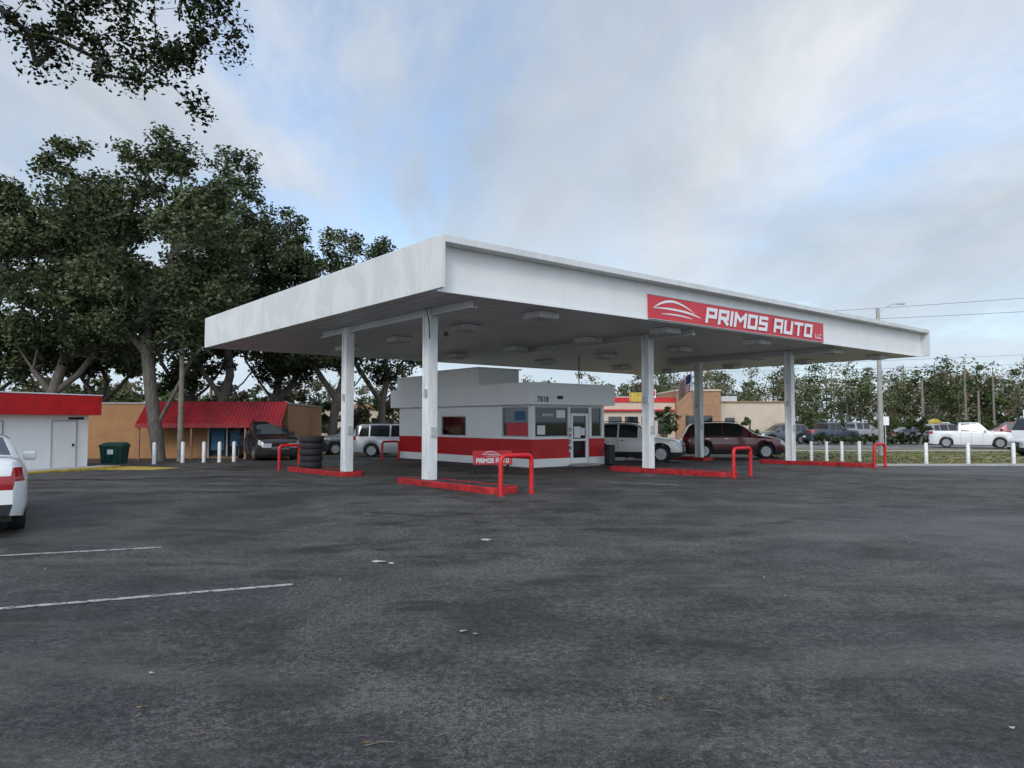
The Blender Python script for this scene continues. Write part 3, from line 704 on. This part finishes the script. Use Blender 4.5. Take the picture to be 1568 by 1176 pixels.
for (x,z) in ((-6.4,6.9),(-6.0,6.95),(-5.6,6.9),(-5.9,6.6),(-5.5,6.55),(-5.15,6.35),(-5.1,6.75),(-4.85,6.2),(-4.9,6.6),(-4.6,6.85),(-4.45,6.6),(-4.3,6.3),(-4.2,6.0),(-4.1,6.55),(-3.95,6.85),(-3.75,6.65),(-3.55,6.72),(-6.3,6.6),(-5.2,7.1),(-4.8,7.15),(-4.3,7.15),(-3.9,7.2),(-5.7,7.2),(-6.2,7.3),(-4.35,6.12),(-6.55,7.0),(-4.0,7.0),(-4.6,7.2),(-4.12,5.82),(-4.95,6.05),(-6.6,6.75),(-5.3,6.9),(-4.75,6.4),(-6.1,6.75),(-5.7,6.75),(-6.45,6.45),(-5.0,6.9),(-4.4,6.85)):
    for k in range(2): inn.append(np.array([x+11.2+RNG.normal()*.12,9.1-8.2+RNG.normal()*.35,z+RNG.normal()*.07]))
out=[]
for i in range(150):
    d=RNG.normal(size=3); d/=np.linalg.norm(d); out.append(np.array([d[0]*5.0,d[1]*4.5-1,9.3+d[2]*2.2]))
out=[p for p in out if not (p[0]-11.2>-7.3 and p[2]<7.4+ (p[0]-11.2+7.3)*.5) ]
trk=[[(0,0,-.2),(.1,0,1.5),(.2,0,3.2),(.3,0,4.6),(.8,.1,6.2),(.9,.2,8.0)],[3,(1.6,.3,5.9),(3.0,.6,6.9),(4.3,.8,7.3),(5.4,.9,7.35),(6.4,.9,7.25)],[3,(-1.4,-.3,6.0),(-2.5,-.6,7.5)]]
branches('trunk_and_limbs',trk,inn+out,nr_,tip=.006,step=.3,pw=.58,jit=.035)
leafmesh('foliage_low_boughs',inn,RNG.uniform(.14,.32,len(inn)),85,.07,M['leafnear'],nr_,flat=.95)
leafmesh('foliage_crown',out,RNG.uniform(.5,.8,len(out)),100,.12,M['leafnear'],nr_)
def mass(name,specs,m,ls=.42,per=55,cl=26,seed=3):
    global RNG; RNG=np.random.default_rng(seed)
    r=root(name); V=[];F=[]; parts={}
    for i,(x,y,h,w) in enumerate(specs):
        g=G(y); mi=0 if not isinstance(m,list) else int(RNG.integers(len(m))); C,R=parts.setdefault(mi,([],[]))
        n=len(V); lean=RNG.normal()*.3; sk=RNG.uniform(.75,1.25); cb=RNG.uniform(.44,.60)
        for (zz,rr,dx) in ((g-.1,.16,0),(g+h*.8,.05,lean)):
            for k in range(5): V.append((x+dx+rr*math.cos(k*1.257),y+rr*math.sin(k*1.257),zz))
        for k in range(5): F.append((n+k,n+(k+1)%5,n+5+(k+1)%5,n+5+k))
        for k in range(cl):
            d=RNG.normal(size=3); d/=np.linalg.norm(d); q=RNG.random()**.5
            z=g+h*cb+d[2]*h*(.97-cb)*q; ww=w*sk*(1.05-.6*max(0,d[2])**2)
            C.append((x+d[0]*ww*q,y+d[1]*ww*q,z)); R.append(RNG.uniform(.06,.15)*h)
    mobj('trunks',V,F,M['bark'],r)
    for k,(C,R) in parts.items(): leafmesh('foliage_%d'%k,C,R,per,ls,m[k] if isinstance(m,list) else m,r)
rr=random.Random(9); S=[]
x=18
while x<90:
    S.append((x,rr.uniform(94,112),rr.choice((7,8.5,9.5,11.5))*rr.uniform(.9,1.1),rr.uniform(1.9,3.8))); x+=rr.uniform(1.1,2.4)
x=22
while x<105:
    S.append((x,rr.uniform(118,132),rr.uniform(10,14.5),rr.uniform(2.6,4.6))); x+=rr.uniform(2,3.2)
mass('distant_trees',S,[M['leaf2'],M['leaf3'],M['leaf4']],.38,44,28,3)
S=[];x=-75
while x<22:
    S.append((x,rr.uniform(92,108),rr.uniform(6.0,9.8),rr.uniform(2.4,3.8))); x+=rr.uniform(1.8,3.2)
x=-52
while x<-6:
    S.append((x,rr.uniform(54,64),rr.uniform(3.8,6.8),rr.uniform(1.8,2.8))); x+=rr.uniform(1.1,2.0)
mass('distant_trees',S,[M['leaf2'],M['leaf3'],M['leaf4']],.36,42,24,4)
S=[];x=-240
while x<330:
    if x<-70 or x>85: S.append((x,rr.uniform(150,190),rr.uniform(11,15),rr.uniform(5,7)))
    x+=rr.uniform(4,7)
mass('distant_trees',S,M['leaf2'],1.2,24,18,6)
S=[(22.0+i*1.25,86+rr.uniform(-.6,.6),rr.uniform(1.8,3.6),1.1) for i in range(44)]+[(26.5+i*.9,62+rr.uniform(-.2,.2),rr.uniform(.7,1.1),.7) for i in range(12)]
mass('hedge',S,M['leaf3'],.22,50,14,8)
mass('shrub',[(12.4,58,3.4,1.3),(19.5,60,2.4,1.1),(31,60,2.6,1.0),(34.5,61.3,3.0,1.1)],M['leaf3'],.2,60,20,10)
RNG=np.random.default_rng(2)
cc=np.column_stack([RNG.uniform(13.8,40,1600),RNG.uniform(29.3,48,1600),np.zeros(1600)]); cc[:,2]=[G(y)-.02 for y in cc[:,1]]
leafmesh('grass_tufts',cc,[.16]*1600,8,.11,leafm('grass_blades',(.09,.12,.035),(.17,.17,.06),(.28,.23,.12)),None,flat=.25)
# ------------------------------------------------------------------ world
w=bpy.data.worlds.new("World"); scene.world=w; w.use_nodes=True; nt=w.node_tree; bg=nt.nodes['Background']
el,az=rad(34),rad(195)
dirv=Vector((math.sin(az)*math.cos(el),math.cos(az)*math.cos(el),math.sin(el)))
sky=nt.nodes.new('ShaderNodeTexSky'); sky.sky_type='NISHITA'; sky.sun_disc=False; sky.sun_elevation=el; sky.sun_rotation=az
tc=nt.nodes.new('ShaderNodeTexCoord'); sep=nt.nodes.new('ShaderNodeSeparateXYZ'); nt.links.new(tc.outputs['Generated'],sep.inputs[0])
def mth(op,a,b=None):
    n=nt.nodes.new('ShaderNodeMath'); n.operation=op
    for i,v in enumerate((a,b)):
        if v is None: continue
        if hasattr(v,'links'): nt.links.new(v,n.inputs[i])
        else: n.inputs[i].default_value=v
    return n.outputs[0]
zz=mth('ADD',mth('MAXIMUM',sep.outputs[2],0.0),.16)
cmb=nt.nodes.new('ShaderNodeCombineXYZ'); nt.links.new(mth('DIVIDE',sep.outputs[0],zz),cmb.inputs[0]); nt.links.new(mth('DIVIDE',sep.outputs[1],zz),cmb.inputs[1])
def mapv(sc,rot=0,loc=(0,0,0)):
    mp=nt.nodes.new('ShaderNodeMapping'); mp.inputs['Scale'].default_value=sc; mp.inputs['Rotation'].default_value=(0,0,rot); mp.inputs['Location'].default_value=loc
    nt.links.new(cmb.outputs[0],mp.inputs[0]); return mp.outputs[0]
n1=noise(nt,mapv((.6,.26,1),rad(35),(1.3,.4,0)),1.7,7,.6,.6)
n2=noise(nt,mapv((.7,.35,1),rad(-25),(3.1,2.2,0)),1.2,6,.57,.7)
cloud=ramp(nt,n2,[(.34,(4.7,5.4,6.2)),(.50,(6.2,6.8,7.5)),(.66,(8.2,8.6,9.0))])
cover=ramp(nt,n1,[(.37,.25),(.47,.80),(.60,1.0)])
blue=mix(nt,1.0,sky.outputs[0],(2.0,2.15,2.3),'MULTIPLY')
final=mix(nt,cover,blue,cloud)
hz_=ramp(nt,sep.outputs[2],[(0.0,.85),(.10,.6),(.30,0.0)])
final=mix(nt,hz_,final,(6.2,7.5,8.7))
# unseen sky glow around the sun behind the camera, added to brighten the kiosk
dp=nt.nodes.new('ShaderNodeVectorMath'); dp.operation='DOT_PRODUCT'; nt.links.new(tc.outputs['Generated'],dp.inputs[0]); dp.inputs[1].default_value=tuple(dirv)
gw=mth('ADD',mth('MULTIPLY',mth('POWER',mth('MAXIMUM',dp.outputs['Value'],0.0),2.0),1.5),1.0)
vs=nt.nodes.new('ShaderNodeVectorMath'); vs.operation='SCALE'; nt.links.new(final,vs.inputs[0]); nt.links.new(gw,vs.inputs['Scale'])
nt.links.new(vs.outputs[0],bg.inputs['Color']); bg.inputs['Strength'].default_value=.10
sd=bpy.data.lights.new('sun','SUN'); sd.energy=.9; sd.angle=rad(14); sd.color=(1,.96,.90)
so=bpy.data.objects.new('sun',sd); COL.objects.link(so)
so.rotation_euler=dirv.to_track_quat('Z','Y').to_euler()
# ------------------------------------------------------------------ camera
cd=bpy.data.cameras.new('camera'); cd.sensor_width=36; cd.lens=25.4; cd.clip_end=5000
co=bpy.data.objects.new('camera',cd); co.location=(0,0,1.65); co.rotation_euler=(rad(92.95),0,0); COL.objects.link(co); scene.camera=co
scene.view_settings.view_transform='Standard'; scene.view_settings.look='None'; scene.view_settings.exposure=0
